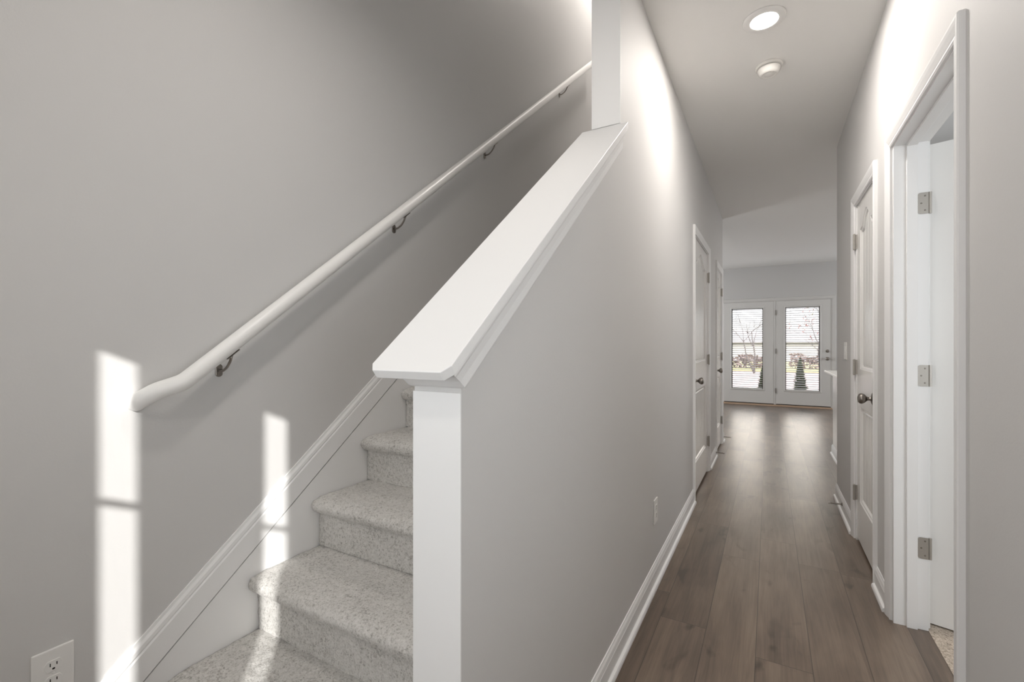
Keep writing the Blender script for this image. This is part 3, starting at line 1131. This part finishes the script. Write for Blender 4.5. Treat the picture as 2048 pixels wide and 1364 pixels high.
def glazed_door(idx, label, x0, x1, gx0, gx1, gz0, gz1, lock):
    fy, by = YF + 0.006, YF + 0.050
    z0, z1 = 0.044, FZ - 0.011
    bm = bmesh.new()
    box(bm, x0, gx0, fy, by, z0, z1)
    box(bm, gx1, x1, fy, by, z0, z1)
    box(bm, gx0, gx1, fy, by, z0, gz0)
    box(bm, gx0, gx1, fy, by, gz1, z1)
    d = struct(link_mesh('door_%d' % idx, bm, M['exterior_door']), label, 'door')
    # raised lite frame
    w = 0.030
    bm = bmesh.new()
    prof = [(-w, 0.0), (-w, 0.004), (-w + 0.008, 0.009), (-0.004, 0.011), (0.0, 0.008), (0.0, -0.03)]
    rings = []
    for q, dep in prof:
        rings.append([bm.verts.new((X, fy - dep, Z)) for X, Z in ((gx0 + q, gz0 + q), (gx1 - q, gz0 + q), (gx1 - q, gz1 - q), (gx0 + q, gz1 - q))])
    for A, B in zip(rings, rings[1:]):
        for j in range(4):
            bm.faces.new((A[j], A[(j + 1) % 4], B[(j + 1) % 4], B[j]))
    link_mesh('lite_frame', bm, M['exterior_door'], d)
    link_mesh('glass_pane', boxes((gx0 - 0.004, gx1 + 0.004, fy + 0.010, fy + 0.013, gz0 - 0.004, gz1 + 0.004)), M['glass'], d)
    # blind between the panes: slats, head rail, cords and wand
    bm = bmesh.new()
    zz = gz1 - 0.030
    while zz > gz0 + 0.03:
        sec = []
        for q in range(7):
            t = (q - 3) / 3.0
            sec.append((0.0120 * t, -0.0058 * t + 0.0014 * (1 - t * t)))
        rows_ = []
        for th_ in (0.0, -0.0016):
            rows_.append([[bm.verts.new((xx, fy + 0.026 + a_, zz + b_ + th_)) for xx in (gx0 + 0.006, gx1 - 0.006)] for a_, b_ in sec])
        up_, dn_ = rows_
        for q in range(6):
            bm.faces.new((up_[q][0], up_[q][1], up_[q + 1][1], up_[q + 1][0]))
            bm.faces.new((dn_[q][0], dn_[q + 1][0], dn_[q + 1][1], dn_[q][1]))
        for q in (0, 6):
            bm.faces.new((up_[q][0], up_[q][1], dn_[q][1], dn_[q][0]))
        zz -= 0.0425
    bl = link_mesh('blind', bm, M['blind'], d)
    link_mesh('head_rail', boxes((gx0 + 0.003, gx1 - 0.003, fy + 0.016, fy + 0.038, gz1 - 0.018, gz1 - 0.001)), M['blind'], bl)
    link_mesh('bottom_rail', boxes((gx0 + 0.003, gx1 - 0.003, fy + 0.016, fy + 0.038, gz0 + 0.002, gz0 + 0.016)), M['blind'], bl)
    bm = bmesh.new()
    wx = gx0 + (gx1 - gx0) * 0.14
    tube([(wx, fy + 0.0135 + 0.0035, gz1 - 0.02), (wx, fy + 0.0135 + 0.0035, gz1 - 0.56)], 0.003, 8, bm)
    link_mesh('wand', bm, M['blind'], bl)
    sp = boxes((gx0, gx0 + 0.012, fy + 0.0135, fy + 0.0395, gz0, gz1), (gx1 - 0.012, gx1, fy + 0.0135, fy + 0.0395, gz0, gz1))
    link_mesh('spacer', sp, M['spacer'], d)
    link_mesh('outer_pane', boxes((gx0 - 0.004, gx1 + 0.004, fy + 0.040, fy + 0.042, gz0 - 0.004, gz1 + 0.004)), M['glass'], d)
    link_mesh('door_sweep', boxes((x0 + 0.002, x1 - 0.002, fy + 0.004, by - 0.004, 0.0305, z0)), M['bronze'], d)
    if lock:
        out = Matrix.Rotation(math.pi / 2, 3, 'X')
        knob(d, (0.947, fy, 0.933), out)
        m = Matrix.Translation((0.947, fy, 1.078)) @ Matrix.Rotation(math.pi / 2, 4, 'X')
        db = link_mesh('deadbolt', lathe([(0.0, 0.016), (0.020, 0.015), (0.026, 0.010), (0.030, 0.003), (0.030, 0.0), (0.0, 0.0)], 24, mtx=m), M['nickel'], d, smooth=True)
        link_mesh('thumb_turn', boxes((0.943, 0.951, fy - 0.034, fy - 0.014, 1.062, 1.094)), M['nickel'], db, bevel=0.002)
    for z in (0.30, 1.07, 1.82):
        hx = 0.1135 if lock else None
        if hx:
            bm = bmesh.new()
            lathe([(0.0, -0.05), (0.007, -0.05), (0.007, 0.05), (0.0, 0.05)], 12, bm, Matrix.Translation((hx + 0.002, fy - 0.010, z)))
            link_mesh('hinge', bm, M['nickel'], d)
    return d


glazed_door(7, 'white glazed door with knob and deadbolt at the hallway end', 0.117, 1.000, 0.276, 0.828, 0.318, 1.918, True)
glazed_door(8, 'white glazed door without knob at the hallway end', -0.806, 0.080, -0.659, -0.104, 0.318, 1.918, False)

# ------------------------------------------------------------------ kitchen counter past the right wall
kc = empty('kitchen_counter', (0.9, 5.75, 0))
tag(kc, 'white kitchen counter with thin pale top jutting past the hallway wall end', 'counter')
X0, X1, Ya, Yb = 0.608, 1.25, 5.10, 6.06
bm = bmesh.new()
box(bm, X0 - 0.9, X1 - 0.9, Ya - 5.75, Yb - 5.75, 0.0, 0.858)
link_mesh('body', bm, M['door'], kc, bevel=0.002)
link_mesh('counter_top', boxes((X0 - 0.9 - 0.016, X1 - 0.9 + 0.02, Ya - 5.75 - 0.02, 6.77 - 5.75, 0.8585, 0.8785)), M['top'], kc, bevel=0.003)
bm = prism([(X0 - 0.9 - d, z) for d, z in BASE], 'y', Ya - 5.75, Yb - 5.75 + 0.012)
link_mesh('kick_board', bm, M['trim'], kc)
bm = bmesh.new()
box(bm, 0.10, 0.20, 6.55 - 5.75, 6.65 - 5.75, 0.0, 0.858)
link_mesh('leg', bm, M['door'], kc, bevel=0.002)

# ------------------------------------------------------------------ garden outside
bm = boxes((-24, 26, YF + 0.15, 26.5, -0.30, -0.16))
struct(link_mesh('ground', bm, M['mulch']), 'pinkish mulch ground outside the glazed doors', 'ground')
bm = boxes((-24, 26, 26.5, 40.0, -0.30, -0.12))
struct(link_mesh('ground_lawn', bm, M['lawn']), 'pale grass strip beyond the mulch bed', 'lawn')


def conifer(label, x, y, h, r):
    o = empty('conifer_shrub', (x, y, -0.16))
    tag(o, label, 'shrub', 'conifers outside the glazed doors')
    rnd = random.Random(int(x * 100) + 5)
    bm = bmesh.new()
    for i in range(620):
        t = rnd.random() ** 1.3
        z = 0.06 + t * (h - 0.06)
        rr = r * (1 - t) ** 0.85 * (0.75 + 0.3 * rnd.random())
        a = rnd.random() * 2 * math.pi
        p0 = Vector((rr * 0.25 * math.cos(a), rr * 0.25 * math.sin(a), z - 0.02))
        p1 = Vector((rr * math.cos(a), rr * math.sin(a), z + 0.05 + 0.04 * rnd.random()))
        d = Vector((-math.sin(a), math.cos(a), 0)) * (0.022 + 0.012 * rnd.random())
        m_ = p0.lerp(p1, 0.6)
        f = [bm.verts.new(q) for q in (p0, m_ - d, p1, m_ + d)]
        bm.faces.new(f)
    link_mesh('foliage', bm, M['conifer'], o)
    link_mesh('trunk', tube([(0, 0, 0), (0, 0, h * 0.8)], [0.025, 0.006], 8), M['bark'], o)


conifer('small green conifer outside the glazed door with the knob', 0.655, 13.0, 0.98, 0.24)
conifer('small green conifer outside the glazed door without a knob', -0.12, 13.1, 0.86, 0.22)


def bare_tree(label, base, limbs, leaves=None, leaf_mat=None):
    o = empty('bare_tree', base)
    tag(o, label, 'tree')
    rnd = random.Random(int(base[0] * 10) + 3)
    bm = bmesh.new()
    tips = []

    def grow(p, d, ln, r, depth):
        pts = [p.copy()]
        n = 5
        q = p.copy()
        dd = d.copy()
        for i in range(n):
            dd = (dd + Vector((rnd.uniform(-1, 1), rnd.uniform(-1, 1), rnd.uniform(-0.5, 0.6))) * 0.16).normalized()
            q = q + dd * ln / n
            pts.append(q.copy())
        tube(pts, [r * (1 - 0.55 * i / n) for i in range(n + 1)], 6, bm)
        if depth > 0:
            for k in range(3 if depth > 1 else 4):
                i = rnd.randint(2, n)
                nd = (dd + Vector((rnd.uniform(-1, 1), rnd.uniform(-1, 1), rnd.uniform(-0.3, 0.7))) * 0.9).normalized()
                grow(pts[i], nd, ln * rnd.uniform(0.5, 0.75), r * 0.45, depth - 1)
        else:
            tips.append(q)
    for d, ln, r in limbs:
        grow(Vector((0, 0, 0)), Vector(d).normalized(), ln, r, 3)
    link_mesh('branches', bm, M['bark'], o)
    if leaves:
        bm = bmesh.new()
        for k in range(leaves):
            t = rnd.choice(tips)
            c = t + Vector((rnd.gauss(0, 0.05), rnd.gauss(0, 0.05), rnd.gauss(0, 0.05)))
            a = Vector((rnd.uniform(-1, 1), rnd.uniform(-1, 1), rnd.uniform(-1, 1))).normalized() * 0.035
            b = a.cross(Vector((rnd.uniform(-1, 1), rnd.uniform(-1, 1), 1))).normalized() * 0.02
            bm.faces.new([bm.verts.new(q) for q in (c - a, c + b, c + a, c - b)])
        link_mesh('leaves', bm, leaf_mat, o)


bare_tree('thin bare tree with a few yellow leaves just outside the glazed doors', (1.25, 14.0, -0.16), [((-0.25, 0, 1), 1.9, 0.03), ((0.3, 0.2, 1), 1.5, 0.022)], 60, M['leaf_yellow'])
bare_tree('bare tree with red leaves beyond the lawn', (2.2, 22.0, -0.12), [((0.1, 0, 1), 2.0, 0.05), ((-0.3, 0.1, 1), 1.7, 0.04)], 420, M['leaf_red'])
bare_tree('bare leafless tree beyond the lawn', (-0.6, 24.0, -0.12), [((0.1, 0, 1), 2.0, 0.05), ((-0.35, 0.1, 1), 1.6, 0.04)])


def hedge(label, x, y, w, h):
    rnd = random.Random(int(x * 7 + y))
    bm = bmesh.new()
    for i in range(900):
        px = rnd.uniform(-w / 2, w / 2)
        py = rnd.uniform(-0.5, 0.5)
        top = h * (0.75 + 0.25 * math.sin(px * 2.1 + x) * math.cos(px * 0.9))
        pz = rnd.random() ** 0.7 * top
        c = Vector((px, py, pz))
        a = Vector((rnd.uniform(-1, 1), rnd.uniform(-1, 1), rnd.uniform(-0.2, 1.2))).normalized() * 0.16
        b = a.cross(Vector((rnd.uniform(-1, 1), rnd.uniform(-1, 1), rnd.uniform(-1, 1)))).normalized() * 0.05
        bm.faces.new([bm.verts.new(q) for q in (c - a, c + b, c + a, c - b)])
    o = empty('dry_bush', (x, y, -0.12))
    tag(o, label, 'bush', 'dry bushes beyond the lawn')
    link_mesh('twigs', bm, M['bush'], o)
    for k in range(9):
        px = -w / 2 + w * (k + 0.5) / 9
        link_mesh('stem', tube([(px, 0, 0), (px + 0.1, 0.05, h * 0.6)], [0.02, 0.008], 6), M['bark'], o)


hedge('brownish dry bushes beyond the lawn, behind the bare leafless tree', -2.6, 29.0, 6.0, 1.0)
hedge('brownish dry bushes beyond the lawn, behind the red-leaved tree', 4.0, 29.5, 6.0, 0.9)

hs = empty('far_house', (-2.0, 46.0, -0.12))
tag(hs, 'pale house far beyond the lawn', 'house')
link_mesh('wall', boxes((-7, 7, -3, 3, 0, 1.5)), M['siding'], hs)
link_mesh('roof', prism([(-3.4, 1.5), (3.4, 1.5), (0.0, 2.6)], 'x', -7.4, 7.4), M['shingle'], hs)
bm = boxes((-20, 20, 40.0, 60.0, -0.30, -0.125))
struct(link_mesh('ground_far', bm, M['lawn']), 'pale ground round the far house', 'ground')
